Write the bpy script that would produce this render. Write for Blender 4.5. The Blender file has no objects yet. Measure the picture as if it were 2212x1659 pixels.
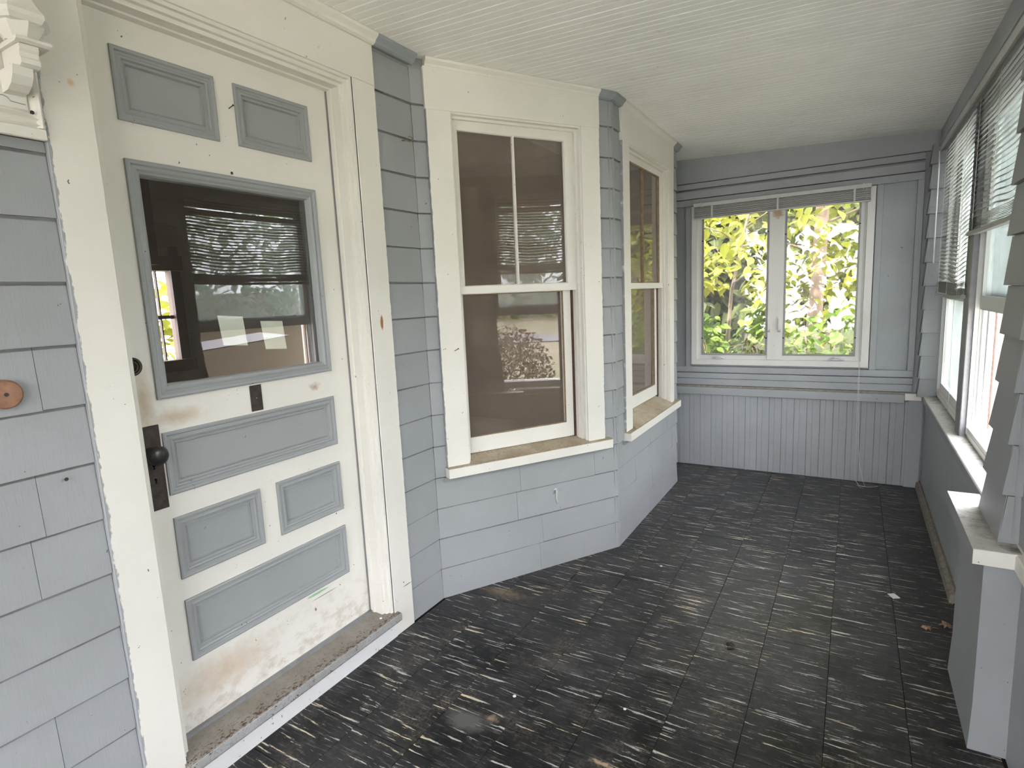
import bpy, bmesh, math, random
from mathutils import Vector, Matrix

C = bpy.context.scene.collection
R = random.Random(7)
scene = bpy.context.scene

# ------------------------------------------------------------------ camera, sky, sun, exposure
EYE = Vector((0, 0, 1.45))
def make_camera():
    yaw, pitch, roll = [math.radians(a) for a in (30.773, 8.531, -2.574)]
    f = Vector((-math.sin(yaw) * math.cos(pitch), math.cos(yaw) * math.cos(pitch), -math.sin(pitch)))
    r = Vector((math.cos(yaw), math.sin(yaw), 0)); u = r.cross(f)
    r2 = r * math.cos(roll) + u * math.sin(roll); u2 = -r * math.sin(roll) + u * math.cos(roll)
    cd = bpy.data.cameras.new('camera'); cd.sensor_width = 36; cd.lens = 36 * 1243 / 2212
    cd.clip_start = .02; cd.clip_end = 300
    co = bpy.data.objects.new('camera', cd); C.objects.link(co)
    m = Matrix((r2, u2, -f)).transposed().to_4x4(); m.translation = EYE
    co.matrix_world = m; scene.camera = co
make_camera()

world = bpy.data.worlds.new('sky'); scene.world = world; world.use_nodes = True
bg = world.node_tree.nodes['Background']
bg.inputs[0].default_value = (0.93, 0.945, 1.0, 1); bg.inputs[1].default_value = 3.6

sd = bpy.data.lights.new('sun', 'SUN'); sd.energy = 6.0; sd.angle = math.radians(1.5); sd.color = (1, .97, .93)
so = bpy.data.objects.new('sun', sd); C.objects.link(so)
so.rotation_euler = Vector((-0.075, 0.62, -0.78)).to_track_quat('-Z', 'Y').to_euler()

vs = scene.view_settings
vs.view_transform = 'Standard'; vs.look = 'None'; vs.gamma = 1; vs.use_curve_mapping = False
vs.exposure = 2.12

# ------------------------------------------------------------------ material helper
class M:
    def __init__(s, name, rough=.5, spec=.3):
        s.mat = bpy.data.materials.new(name); s.mat.use_nodes = True
        s.nt = s.mat.node_tree; s.b = s.nt.nodes['Principled BSDF']; s.out = s.nt.nodes['Material Output']
        s.b.inputs['Roughness'].default_value = rough; s.b.inputs['Specular IOR Level'].default_value = spec
    def n(s, t, **k):
        o = s.nt.nodes.new(t)
        for a, v in k.items(): setattr(o, a, v)
        return o
    def lk(s, v, sock):
        if isinstance(v, bpy.types.NodeSocket): s.nt.links.new(v, sock)
        elif isinstance(v, (tuple, list)) and len(v) == 3 and sock.type == 'RGBA': sock.default_value = (*v, 1)
        else: sock.default_value = v
    def pos(s): return s.n('ShaderNodeNewGeometry').outputs['Position']
    def obj(s): return s.n('ShaderNodeTexCoord').outputs['Object']
    def rnd(s): return s.n('ShaderNodeObjectInfo').outputs['Random']
    def sep(s, v):
        q = s.n('ShaderNodeSeparateXYZ'); s.lk(v, q.inputs[0]); return q.outputs
    def comb(s, x, y, z):
        q = s.n('ShaderNodeCombineXYZ'); s.lk(x, q.inputs[0]); s.lk(y, q.inputs[1]); s.lk(z, q.inputs[2]); return q.outputs[0]
    def vm(s, op, a, b):
        q = s.n('ShaderNodeVectorMath', operation=op); s.lk(a, q.inputs[0]); s.lk(b, q.inputs[1])
        return q.outputs['Value'] if op in ('DISTANCE', 'LENGTH', 'DOT_PRODUCT') else q.outputs[0]
    def m(s, op, a, b=0, c=False):
        q = s.n('ShaderNodeMath', operation=op, use_clamp=c); s.lk(a, q.inputs[0]); s.lk(b, q.inputs[1]); return q.outputs[0]
    def scl(s, v, k):
        q = s.n('ShaderNodeMapping'); s.lk(v, q.inputs[0]); q.inputs['Scale'].default_value = k; return q.outputs[0]
    def noise(s, v, scale, detail=4, rough=.55, dist=0):
        q = s.n('ShaderNodeTexNoise'); s.lk(v, q.inputs['Vector']); q.inputs['Scale'].default_value = scale
        q.inputs['Detail'].default_value = detail; q.inputs['Roughness'].default_value = rough; q.inputs['Distortion'].default_value = dist
        return q.outputs['Fac']
    def mr(s, v, a, b, c=0, d=1):
        q = s.n('ShaderNodeMapRange'); s.lk(v, q.inputs[0])
        for i, x in zip((1, 2, 3, 4), (a, b, c, d)): s.lk(x, q.inputs[i])
        return q.outputs[0]
    def mix(s, f, a, b, mode='MIX'):
        q = s.n('ShaderNodeMix', data_type='RGBA', blend_type=mode)
        s.lk(f, q.inputs[0]); s.lk(a, q.inputs[6]); s.lk(b, q.inputs[7]); return q.outputs[2]
    def col(s, c): s.lk(c, s.b.inputs['Base Color'])
    def bump(s, h, strength=.3, dist=.002):
        q = s.n('ShaderNodeBump'); q.inputs['Strength'].default_value = strength; q.inputs['Distance'].default_value = dist
        s.lk(h, q.inputs['Height']); s.nt.links.new(q.outputs[0], s.b.inputs['Normal'])
    def spot(s, c, centre, radii, colour, edge=.5, jag=.5, scale=60):
        """a stain of its own shape at a fixed place on the surface"""
        p = s.vm('SUBTRACT', s.pos(), centre); p = s.scl(p, [1 / r for r in radii])
        d = s.vm('LENGTH', p, (0, 0, 0)); nz = s.noise(s.pos(), scale, 5, .65)
        d = s.m('ADD', d, s.m('MULTIPLY', s.m('SUBTRACT', nz, .5), jag * 2))
        return s.mix(s.mr(d, 1, 1 - edge), c, colour)

GREY = (.300, .309, .318); WHITE = (.690, .664, .612)

def paint(name, base, rough=.5, grain=(30, 30, 3), var=.10, specks=0, speckcol=(.10, .08, .06), rand=.06, bumpk=.25):
    a = M(name, rough, .25)
    p = a.pos()
    f = a.noise(p, 2.2, 5, .6); c = a.mix(a.mr(f, .3, .7), [x * (1 - var) for x in base], [min(1, x * (1 + var)) for x in base])
    g = a.noise(a.scl(p, grain), 6, 4, .6)
    c = a.mix(a.mr(g, .55, .75, 0, .08), c, [x * .55 for x in base])
    if rand: c = a.mix(a.mr(a.rnd(), 0, 1, 0, rand * 2), c, [x * .55 for x in base])
    if specks:
        k = a.noise(p, 38, 3, .7); c = a.mix(a.mr(k, .735 - specks * .02, .75 - specks * .02), c, speckcol)
    a.col(c); a.bump(a.m('ADD', g, a.m('MULTIPLY', a.noise(p, 90, 3), .5)), bumpk)
    a.c = c; return a

def grain_white(name, warm=1, specks=1, grain=(3, 3, 40)):
    return paint(name, (WHITE[0], WHITE[1] * (1 if warm else 1.02), WHITE[2] * (1 if warm else 1.06)), .45, grain, .05, specks, (.16, .11, .07), 0, .15)

MAT = {}
MAT['grey'] = paint('grey shingle paint', GREY, .55, (40, 40, 3), .07, 1.0, rand=.05).mat
# house wall shingles: same paint, grime plus painted shadow line under each butt edge
a = paint('grey wall shingle paint', GREY, .55, (40, 40, 3), .07, 1.0, rand=.05)
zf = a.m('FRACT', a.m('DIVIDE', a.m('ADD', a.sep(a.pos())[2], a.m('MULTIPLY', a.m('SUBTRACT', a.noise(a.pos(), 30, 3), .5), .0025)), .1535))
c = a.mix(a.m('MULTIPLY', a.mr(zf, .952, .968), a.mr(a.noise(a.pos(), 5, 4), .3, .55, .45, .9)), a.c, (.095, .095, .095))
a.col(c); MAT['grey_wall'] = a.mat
MAT['grey_trim'] = paint('grey trim paint', (.285, .295, .300), .5, (4, 4, 30), .06, .5, rand=.02).mat
MAT['grey_end'] = paint('lightened grey wall paint', (.340, .352, .365), .5, (30, 30, 3), .08, .8, rand=.04).mat  # wall grey lightened to make up for light missing at the far end
MAT['grey_panel'] = paint('grey door panel paint', (.300, .310, .315), .42, (3, 3, 30), .05, .6, (.05, .04, .04), 0, .12).mat
MAT['grey_crown'] = paint('grey crown paint', (.265, .285, .300), .6, (30, 30, 30), .12, .6, rand=0).mat

def trim_white(name, edges=()):
    """white trim paint; edges: (axis point, axis direction, width) where the wall's grey paint was brushed raggedly over the rim"""
    a = grain_white(name)
    c = a.c; p = a.pos()
    for o, ax, w in edges:
        d = a.vm('DOT_PRODUCT', a.vm('SUBTRACT', p, o), ax)
        zz = a.sep(p)[2]
        big = a.noise(a.comb(0, 0, zz), 9, 3, .7); fine = a.noise(a.scl(p, (6, 6, 1)), 22, 3, .75, 1.5)
        lim = a.m('ADD', a.m('MULTIPLY', a.m('SUBTRACT', big, .38), w * 3.2), a.m('MULTIPLY', a.m('SUBTRACT', fine, .5), w * 1.4))
        c = a.mix(a.mr(a.m('SUBTRACT', lim, d), -.0008, .0012), c, GREY)
    a.col(c); a.c = c; return a
MAT['white'] = grain_white('white trim paint').mat
MAT['white_win'] = paint('white end window paint', (.66, .645, .62), .4, (4, 4, 30), .04, .3, rand=0, bumpk=.08).mat

# white door paint with the dirt rubbed into it
a = grain_white('white door paint', specks=1.4)
c = a.c
zz = a.sep(a.pos())[2]
nz = a.noise(a.scl(a.pos(), (1, 1, 1.6)), 14, 6, .7)
low = a.mr(zz, .36, .16)
c = a.mix(a.m('MULTIPLY', a.mr(nz, .48, .70), a.m('MULTIPLY', low, .55)), c, (.30, .20, .12))
c = a.spot(c, (-1.778, 1.02, .255), (.1, .24, .085), (.56, .46, .36), 1.0, .55, 26)
c = a.spot(c, (-1.778, .875, 1.19), (.1, .035, .14), (.46, .38, .28), .9, .5, 20)
c = a.spot(c, (-1.778, .97, 1.135), (.1, .10, .035), (.52, .43, .33), .9, .6, 26)
c = a.spot(c, (-1.778, 1.50, 1.145), (.1, .03, .02), (.42, .32, .24), .8, .8, 60)
c = a.spot(c, (-1.778, 1.42, .333), (.1, .06, .006), (.25, .48, .27), .4, .5, 60)
c = a.spot(c, (-1.778, 1.45, .312), (.1, .07, .0025), (.25, .25, .25), .4, .3, 60)
a.col(c); MAT['door_white'] = a.mat

# left and right casing of the door
a = trim_white('left casing paint', [((-1.678, .697, 0), (0, 1, 0), .011)])
c = a.spot(a.c, (-1.678, .765, 2.02), (.05, .012, .012), (.62, .46, .30), .6, .4, 60)
a.col(c); MAT['casing_left'] = a.mat
a = trim_white('right casing paint', [((-1.678, 1.852, 0), (0, -1, 0), .006)])
c = a.spot(a.c, (-1.678, 1.789, 1.372), (.05, .010, .034), (.30, .13, .05), .3, .55, 90)
c = a.spot(c, (-1.678, 1.80, .22), (.05, .004, .004), (.1, .08, .07), .3, .4, 90)
c = a.spot(c, (-1.678, 1.822, .20), (.05, .03, .003), (.2, .2, .2), .3, .2, 90)
a.col(c); MAT['casing_right'] = a.mat

# worn sills: grey-brown dirt over paint, red-brown wood where it has worn through
def sill_mat(name, base, dirt, wood, amount, front=None):
    a = M(name, .7, .2); p = a.pos()
    n1 = a.noise(a.scl(p, (2.2, 1, 1)), 55, 7, .75, .4); n2 = a.noise(p, 7, 5, .65)
    c = a.mix(a.mr(n2, .35, .65), base, dirt)
    lim = .66 - amount
    if front is not None: lim = a.mr(a.sep(p)[0], front[0], front[1], .74, .66 - amount)
    w = a.mr(a.m('SUBTRACT', n1, lim), -.015, .03)
    c = a.mix(w, c, wood)
    k = a.noise(p, 150, 4, .65); c = a.mix(a.mr(k, .54, .74, 0, .6), c, (.08, .06, .045))
    a.col(c); a.bump(n1, .5); return a.mat
MAT['threshold_top'] = sill_mat('worn threshold top', (.27, .25, .22), (.20, .175, .145), (.075, .042, .032), .15, (-1.78, -1.665))
MAT['threshold_nose'] = sill_mat('worn threshold nosing', (.34, .345, .35), (.28, .27, .26), (.085, .045, .032), .05)
MAT['sill_dirty'] = sill_mat('dirty window sill', (.42, .36, .27), (.30, .24, .17), (.14, .09, .055), .06)
MAT['sill_grime'] = sill_mat('grimy grey sill', (.46, .44, .415), (.19, .165, .14), (.09, .075, .06), .05)

def grime(name, spots):
    a = M(name, .65, .25); p = a.pos(); n = a.noise(p, 34, 6, .7)
    c = a.mix(a.mr(n, .35, .7, 0, .35), (.66, .65, .635), (.36, .32, .27))
    for ce, rd in spots: c = a.spot(c, ce, rd, (.13, .11, .09), 1.0, .75, 26)
    c = a.mix(a.mr(a.noise(p, 110, 4, .6), .60, .72, 0, .6), c, (.10, .08, .065))
    a.col(c); a.bump(n, .3); return a.mat
MAT['cap_grime'] = grime('grimy pier cap', [((.435, 2.33, .657), (.105, .27, .1)), ((.44, 2.10, .657), (.04, .05, .1))])
MAT['sill_grime'] = grime('grimy window sill', [((.525, 3.0, .675), (.055, .65, .1)), ((.52, 3.9, .675), (.060, .75, .1)), ((.50, 4.6, .675), (.07, .3, .1))])
a = paint('flaking white riser', (.66, .66, .66), .55, (4, 4, 90), .08, 3.2, (.22, .20, .18), 0, .4); MAT['riser'] = a.mat
a = paint('white ceiling paint', (.85, .84, .815), .55, (4, 40, 4), .05, .3, (.25, .23, .2), .02, .1); MAT['ceiling'] = a.mat

# ------------------------------------------------------------------ floor tile: black with smeared pale streaks
a = M('black streaked tile', .36, .24)
p = a.pos(); rn = a.rnd()
px, py, pz = a.sep(p)[0], a.sep(p)[1], a.sep(p)[2]
off = a.m('MULTIPLY', rn, 60)
# the streaks run across the porch and break off where the next tile starts
v = a.comb(a.m('ADD', px, off), a.m('ADD', a.m('MULTIPLY', py, 1), a.m('MULTIPLY', rn, 31)), 0)
warp = a.noise(v, 9, 3, .6)
v2 = a.comb(a.m('MULTIPLY', a.m('ADD', px, off), 4.6), a.m('ADD', a.m('MULTIPLY', a.m('ADD', py, a.m('MULTIPLY', rn, 31)), 78), a.m('MULTIPLY', warp, 1.2)), 0)
s1 = a.noise(v2, 1.0, 3.5, .62)
v3 = a.comb(a.m('MULTIPLY', a.m('ADD', px, off), 9), a.m('ADD', a.m('MULTIPLY', a.m('ADD', py, off), 150), a.m('MULTIPLY', warp, 1.6)), 3)
s2 = a.noise(v3, 1.0, 3, .65)
wear = a.noise(p, 3.1, 5, .65)
base = a.mix(a.mr(wear, .40, .66), (.0065, .007, .008), (.032, .032, .035))
base = a.mix(a.mr(a.noise(p, 22, 5, .7), .52, .74, 0, .5), base, (.075, .068, .060))
base = a.mix(a.m('MULTIPLY', a.mr(a.noise(p, 4.3, 6, .7), .52, .66), a.mr(a.noise(p, 90, 4, .7), .42, .62)), base, (.105, .088, .070))
base = a.mix(a.m('MULTIPLY', a.mr(a.m('ADD', py, a.m('MULTIPLY', wear, 2.0)), 2.4, 5.0), .62), base, (.062, .062, .066))   # grazing sheen painted in: base colour turns paler towards the far end
cream = a.mix(a.mr(a.noise(p, 5.3, 2), .46, .62), (.44, .44, .43), (.62, .53, .37))
jagged = a.m('ADD', s1, a.m('MULTIPLY', a.m('SUBTRACT', a.noise(a.scl(p, (.5, 1, 1)), 150, 4, .75), .5), .17))
c = a.mix(a.mr(s2, .57, .68, 0, .55), base, (.19, .185, .18))
c = a.mix(a.mr(jagged, .60, .635, 0, .95), c, cream)
# worn grey patch and tan stain near the door
c = a.spot(c, (-1.11, 1.45, 0), (.10, .06, .2), (.10, .098, .096), .6, .5, 30)
c = a.spot(c, (-1.035, 1.497, 0), (.030, .024, .2), (.26, .185, .13), .9, 1.1, 70)
c = a.spot(c, (-.62, 1.49, 0), (.05, .012, .2), (.40, .30, .21), .7, 1.1, 70)
c = a.spot(c, (-.95, 1.86, 0), (.13, .05, .2), (.075, .073, .072), .9, .8, 40)
c = a.spot(c, (-1.45, 2.26, 0), (.16, .05, .2), (.16, .12, .08), .9, .8, 40)
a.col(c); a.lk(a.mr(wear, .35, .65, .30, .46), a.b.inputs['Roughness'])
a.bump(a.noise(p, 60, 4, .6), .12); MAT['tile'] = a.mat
a = M('dark grout', .9, .1); a.col((.018, .017, .016)); MAT['grout'] = a.mat

def plain(name, colr, rough=.5, metal=0, spec=.4, nz=.15, scale=40):
    a = M(name, rough, spec); a.b.inputs['Metallic'].default_value = metal
    f = a.noise(a.pos(), scale, 4, .6)
    a.col(a.mix(a.mr(f, .3, .7), [x * (1 - nz) for x in colr], [min(1, x * (1 + nz)) for x in colr])); a.bump(f, .1); return a.mat
MAT['iron'] = plain('dark rusted iron', (.050, .038, .034), .55, .4, .4, .35)
MAT['knob'] = plain('black knob enamel', (.016, .015, .016), .32, 0, .5)
MAT['bronze'] = plain('dark bronze lock', (.05, .043, .035), .4, .7, .4, .3, 200)
MAT['brass'] = plain('old brass', (.30, .22, .12), .4, .8)
MAT['disc'] = plain('brown stained wood', (.26, .135, .085), .6, 0, .3, .25)
MAT['paper'] = plain('pale paper', (.80, .82, .72), .7, 0, .2, .02)
MAT['black'] = plain('black hole', (.008, .008, .008), .9, 0, .1)
MAT['rust_wood'] = plain('bare brown sash channel', (.085, .050, .040), .7, 0, .2, .3)
MAT['tan_jamb'] = plain('tan track paint', (.26, .20, .15), .6, 0, .3, .08)
MAT['vinyl'] = plain('white vinyl', (.72, .72, .71), .4, 0, .4, .03)
MAT['putty'] = plain('old brown putty', (.26, .19, .12), .7, 0, .2, .3)
MAT['cord'] = plain('white cord', (.62, .62, .60), .7, 0, .2, .05)
MAT['rail_grey'] = plain('grey aluminium track', (.24, .24, .25), .45, .3, .4, .1)
MAT['dirtgrey'] = plain('dingy wood strip', (.22, .20, .17), .7, 0, .2, .3)
MAT['leaf_dry'] = plain('dry brown leaf', (.30, .19, .125), .7, 0, .2, .3, 90)
MAT['room_wall'] = plain('brown room wall', (.17, .13, .105), .8, 0, .2, .08, 6)
MAT['room_floor'] = plain('dark room floor', (.06, .045, .038), .6, 0, .3, .2, 6)
MAT['room_trim'] = plain('brown room trim', (.085, .048, .035), .6, 0, .3, .1, 6)

def glass(name, dust=(.2, .2, .2), amount=.03, refl=1.7, translucent=False):
    a = M(name); nt = a.nt
    tr = a.n('ShaderNodeBsdfTransparent'); gl = a.n('ShaderNodeBsdfGlossy'); gl.inputs['Roughness'].default_value = .0
    fr = a.n('ShaderNodeFresnel'); fr.inputs[0].default_value = 1.5
    k = a.m('MULTIPLY', fr.outputs[0], refl, True)
    m1 = a.n('ShaderNodeMixShader'); a.lk(k, m1.inputs[0]); nt.links.new(tr.outputs[0], m1.inputs[1]); nt.links.new(gl.outputs[0], m1.inputs[2])
    df = a.n('ShaderNodeBsdfTranslucent' if translucent else 'ShaderNodeBsdfDiffuse'); a.lk(dust, df.inputs[0])
    nz = a.noise(a.pos(), 6, 6, .65)
    d = a.mr(nz, .3, .8, amount * .6, amount * 1.6)
    m2 = a.n('ShaderNodeMixShader'); a.lk(d, m2.inputs[0]); nt.links.new(m1.outputs[0], m2.inputs[1]); nt.links.new(df.outputs[0], m2.inputs[2])
    nt.links.new(m2.outputs[0], a.out.inputs[0]); return a.mat
MAT['glass'] = glass('old window glass', (.36, .285, .225), .20, 1.5)
MAT['glass_door'] = glass('door glass', (.30, .26, .22), .03, 1.1)
MAT['glass_clear'] = glass('end window glass', (.8, .8, .8), .03, 1.2, True)
MAT['glass_dusty'] = glass('dusty storm glass', (.70, .78, .77), .17, 1.2, True)

a = M('blind slat', .45, .3); a.col((.36, .355, .335))
tl = a.n('ShaderNodeBsdfTranslucent'); tl.inputs[0].default_value = (.6, .58, .50, 1)
ms = a.n('ShaderNodeMixShader'); ms.inputs[0].default_value = .07
a.nt.links.new(a.b.outputs[0], ms.inputs[1]); a.nt.links.new(tl.outputs[0], ms.inputs[2]); a.nt.links.new(ms.outputs[0], a.out.inputs[0])
MAT['slat'] = a.mat
MAT['slat_grey'] = plain('grey blind slat edge', (.36, .355, .35), .5, 0, .3, .1)
MAT['blind_rail'] = plain('blind rail enamel', (.50, .50, .49), .4, 0, .4, .05)

def leafmat(name, c1, c2, tr=.45):
    a = M(name, .5, .3)
    k = a.noise(a.pos(), 9, 2, .5); f = a.m('ADD', a.m('MULTIPLY', a.rnd(), .5), a.m('MULTIPLY', a.mr(k, .3, .7), .5))
    c = a.mix(f, c1, c2); a.col(c)
    t = a.n('ShaderNodeBsdfTranslucent'); a.lk(c, t.inputs[0])
    m = a.n('ShaderNodeMixShader'); m.inputs[0].default_value = tr
    a.nt.links.new(a.b.outputs[0], m.inputs[1]); a.nt.links.new(t.outputs[0], m.inputs[2]); a.nt.links.new(m.outputs[0], a.out.inputs[0])
    return a.mat
MAT['leaf_yellow'] = leafmat('yellow green leaf', (.15, .18, .014), (.33, .32, .042))
MAT['leaf_green'] = leafmat('bright green leaf', (.065, .15, .018), (.20, .265, .038))
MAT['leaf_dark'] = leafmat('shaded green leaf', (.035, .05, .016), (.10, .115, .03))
MAT['leaf_bush'] = leafmat('dusty pink green leaf', (.07, .055, .035), (.16, .095, .075))
MAT['bark_pale'] = plain('pale bark', (.17, .12, .09), .8, 0, .2, .25, 14)
MAT['bark'] = plain('brown bark', (.16, .12, .09), .9, 0, .2, .3, 14)
MAT['stem'] = plain('tan dry stem', (.24, .17, .10), .8, 0, .2, .2)
a = M('dry lawn', .9, .1); p = a.pos()
c = a.mix(a.mr(a.noise(p, .7, 5, .6), .35, .65), (.29, .25, .185), (.19, .19, .12)); c = a.mix(a.mr(a.noise(p, 9, 4, .7), .4, .7, 0, .5), c, (.39, .34, .265))
c = a.mix(a.mr(a.m('ADD', a.sep(p)[1], a.m('MULTIPLY', a.noise(p, .8, 4), 1.5)), 5.8, 6.6), c, a.mix(a.noise(p, 14, 4), (.035, .028, .018), (.09, .07, .045)))
a.col(c); MAT['lawn'] = a.mat   # leaf litter under the trees beyond the end wall
MAT['road'] = plain('pale asphalt', (.25, .24, .25), .8, 0, .2, .08, 3)

# ------------------------------------------------------------------ geometry helpers
class F:
    """a wall's own frame: u runs along it, z up, d out of it towards the porch"""
    def __init__(s, o, t, n): s.o, s.t, s.n = Vector(o), Vector(t).normalized(), Vector(n).normalized()
    def __call__(s, u, z, d=0): return s.o + s.t * u + s.n * d + Vector((0, 0, z))
FD = F((-1.678, 0, 0), (0, 1, 0), (1, 0, 0))            # door wall, d = 0 on the casing's face
FP = F((-1.778, 0, 0), (0, 1, 0), (1, 0, 0))            # face of the door leaf
FA = F((-1.69, 2.085, 0), (.57, .915, 0), (.915, -.57, 0))   # canted bay side with window 1
FB = F((-1.12, 0, 0), (0, 1, 0), (1, 0, 0))             # bay front with window 2
FE = F((0, 4.772, 0), (1, 0, 0), (0, -1, 0))            # end wall
FR = F((.45, 0, 0), (0, 1, 0), (-1, 0, 0))              # right wall
LA = Vector((.57, .915, 0)).length

def zc(x, y): return 2.495 - .037 * (x + 1.68) - .009 * (y - 2)

class MB:
    def __init__(s): s.v, s.f = [], []
    def hexa(s, pts):
        i = len(s.v); s.v += [Vector(p) for p in pts]
        s.f += [(i, i+1, i+2, i+3), (i+7, i+6, i+5, i+4), (i, i+4, i+5, i+1), (i+1, i+5, i+6, i+2), (i+2, i+6, i+7, i+3), (i+3, i+7, i+4, i)]
        return s
    def box(s, fr, u0, u1, z0, z1, d0, d1):
        return s.hexa([fr(u0, z0, d0), fr(u1, z0, d0), fr(u1, z1, d0), fr(u0, z1, d0), fr(u0, z0, d1), fr(u1, z0, d1), fr(u1, z1, d1), fr(u0, z1, d1)])
    def wbox(s, x0, x1, y0, y1, z0, z1):
        return s.hexa([(x0, y0, z0), (x1, y0, z0), (x1, y1, z0), (x0, y1, z0), (x0, y0, z1), (x1, y0, z1), (x1, y1, z1), (x0, y1, z1)])
    def rings(s, rings, close=True, caps=True):
        """skin rings of equal length; close joins each ring's ends"""
        i = len(s.v); k = len(rings[0])
        for r in rings: s.v += [Vector(p) for p in r]
        for a in range(len(rings) - 1):
            for b in range(k if close else k - 1):
                c = (b + 1) % k
                s.f.append((i + a*k + b, i + a*k + c, i + (a+1)*k + c, i + (a+1)*k + b))
        if caps:
            s.f.append(tuple(i + b for b in range(k))[::-1]); s.f.append(tuple(i + (len(rings)-1)*k + b for b in range(k)))
        return s
    def loop(s, fr, u0, u1, z0, z1, prof, back, open_bottom=False):
        """mitred frame round a rectangle; prof = [(inset, depth)...] from the outer rim inwards"""
        pr = list(prof) + [(prof[-1][0], back), (prof[0][0], back)]
        def corner(q, i, d):
            if q == 0: return fr(u0 + i, z0 + (0 if open_bottom else i), d)
            if q == 1: return fr(u0 + i, z1 - i, d)
            if q == 2: return fr(u1 - i, z1 - i, d)
            return fr(u1 - i, z0 + (0 if open_bottom else i), d)
        rs = [[corner(q, i, d) for i, d in pr] for q in range(4)]
        if not open_bottom: rs.append(rs[0]); return s.rings(rs, True, False)
        return s.rings(rs, True, True)
    def sweep(s, fr, prof, u0, u1):
        """profile [(z, d)...] closed, run along u"""
        return s.rings([[fr(u, z, d) for z, d in prof] for u in (u0, u1)])
    def vsweep(s, fr, prof, z0, z1):
        """profile [(u, d)...] closed, run up z"""
        return s.rings([[fr(u, z, d) for u, d in prof] for z in (z0, z1)])
    def tube(s, pts, r, k=6):
        pts = [Vector(p) for p in pts]; rs = []
        if not isinstance(r, (list, tuple)): r = [r] * len(pts)
        for i, p in enumerate(pts):
            d = (pts[min(i+1, len(pts)-1)] - pts[max(i-1, 0)]).normalized()
            a = d.cross(Vector((0, 0, 1)) if abs(d.z) < .9 else Vector((1, 0, 0))).normalized(); b = d.cross(a)
            rs.append([p + (a * math.cos(t) + b * math.sin(t)) * r[i] for t in (2 * math.pi * j / k for j in range(k))])
        return s.rings(rs)
    def lathe(s, o, ax, prof, k=20):
        o, ax = Vector(o), Vector(ax).normalized()
        a = ax.cross(Vector((0, 0, 1)) if abs(ax.z) < .9 else Vector((1, 0, 0))).normalized(); b = ax.cross(a)
        return s.rings([[o + ax * h + (a * math.cos(t) + b * math.sin(t)) * r for t in (2 * math.pi * j / k for j in range(k))] for r, h in prof])
    def mesh(s, name, mat, smooth=False, bevel=0, fix=True):
        me = bpy.data.meshes.new(name); me.from_pydata([tuple(v) for v in s.v], [], s.f)
        if fix or bevel:
            bm = bmesh.new(); bm.from_mesh(me)
            if bevel: bmesh.ops.remove_doubles(bm, verts=bm.verts, dist=1e-6)
            bmesh.ops.recalc_face_normals(bm, faces=bm.faces)
            if bevel: bmesh.ops.bevel(bm, geom=bm.edges[:], offset=bevel, segments=1, affect='EDGES', clamp_overlap=True)
            bm.to_mesh(me); bm.free()
        if smooth:
            for p in me.polygons: p.use_smooth = True
        me.materials.append(MAT[mat] if isinstance(mat, str) else mat); return me
    def build(s, name, mat, parent=None, smooth=False, bevel=0, label=None):
        o = bpy.data.objects.new(name, s.mesh(name, mat, smooth, bevel)); C.objects.link(o)
        if parent: o.parent = parent
        if label: o['label'] = label
        return o

def inst(name, me, parent, loc=(0, 0, 0), rot=None):
    o = bpy.data.objects.new(name, me); C.objects.link(o); o.parent = parent; o.location = loc
    if rot is not None: o.rotation_euler = rot
    return o
def empty(name):
    o = bpy.data.objects.new(name, None); C.objects.link(o); return o
def tag(o, label, cat, group=None, kind=None):
    o['label'] = label; o['category'] = cat
    if group: o['group'] = group
    if kind: o['kind'] = kind
    return o
def struct(o, label, cat): return tag(o, label, cat, kind='structure')

# ------------------------------------------------------------------ floor of nine-inch tiles
fl = MB().wbox(-1.9, .60, -2.4, 4.9, -.06, -.0032).build('floor', 'grout')
struct(fl, 'porch floor of worn black tiles with pale streaks', 'floor')
T = .2350
tm = MB()
g = .0006; tm.hexa([(g, g, -.003), (T-g, g, -.003), (T-g, T-g, -.003), (g, T-g, -.003), (g+.0006, g+.0006, 0), (T-g-.0006, g+.0006, 0), (T-g-.0006, T-g-.0006, 0), (g+.0006, T-g-.0006, 0)])
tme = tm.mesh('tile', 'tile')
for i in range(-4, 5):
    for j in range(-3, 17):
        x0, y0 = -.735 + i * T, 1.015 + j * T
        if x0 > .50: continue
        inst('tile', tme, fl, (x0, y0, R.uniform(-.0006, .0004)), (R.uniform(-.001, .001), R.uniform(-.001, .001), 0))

# ------------------------------------------------------------------ ceiling of bead boards running across
ce = MB().hexa([(-1.95, -2.4, zc(-1.95, -2.4)+.012), (.57, -2.4, zc(.57, -2.4)+.012), (.57, 5.0, zc(.57, 5)+.012), (-1.95, 5.0, zc(-1.95, 5)+.012),
                (-1.95, -2.4, 2.75), (.57, -2.4, 2.75), (.57, 5.0, 2.75), (-1.95, 5.0, 2.75)]).build('ceiling', 'ceiling')  # slab lengthened out of view at the near end to keep sun off the floor
struct(ce, 'off white porch ceiling of narrow beaded boards', 'ceiling')
bw = .082
def board_mesh():
    m = MB()
    pr = [(0, .010), (0, .004), (.0025, 0), (.034, 0), (.037, .003), (.040, 0), (.0795, 0), (bw - .0005, .004), (bw - .0005, .010)]
    x0, x1 = -1.80, .50
    return m.rings([[(x, y, z + zc(x, 0) - zc(0, 0)) for y, z in pr] for x in (x0, x1)]).mesh('board', 'ceiling')
bme = board_mesh()
k = 0; y = -2.36 + .0001
while y < 4.78:
    inst('board', bme, ce, (0, y, zc(0, y) + R.uniform(-.0004, .0004))); y += bw

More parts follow.
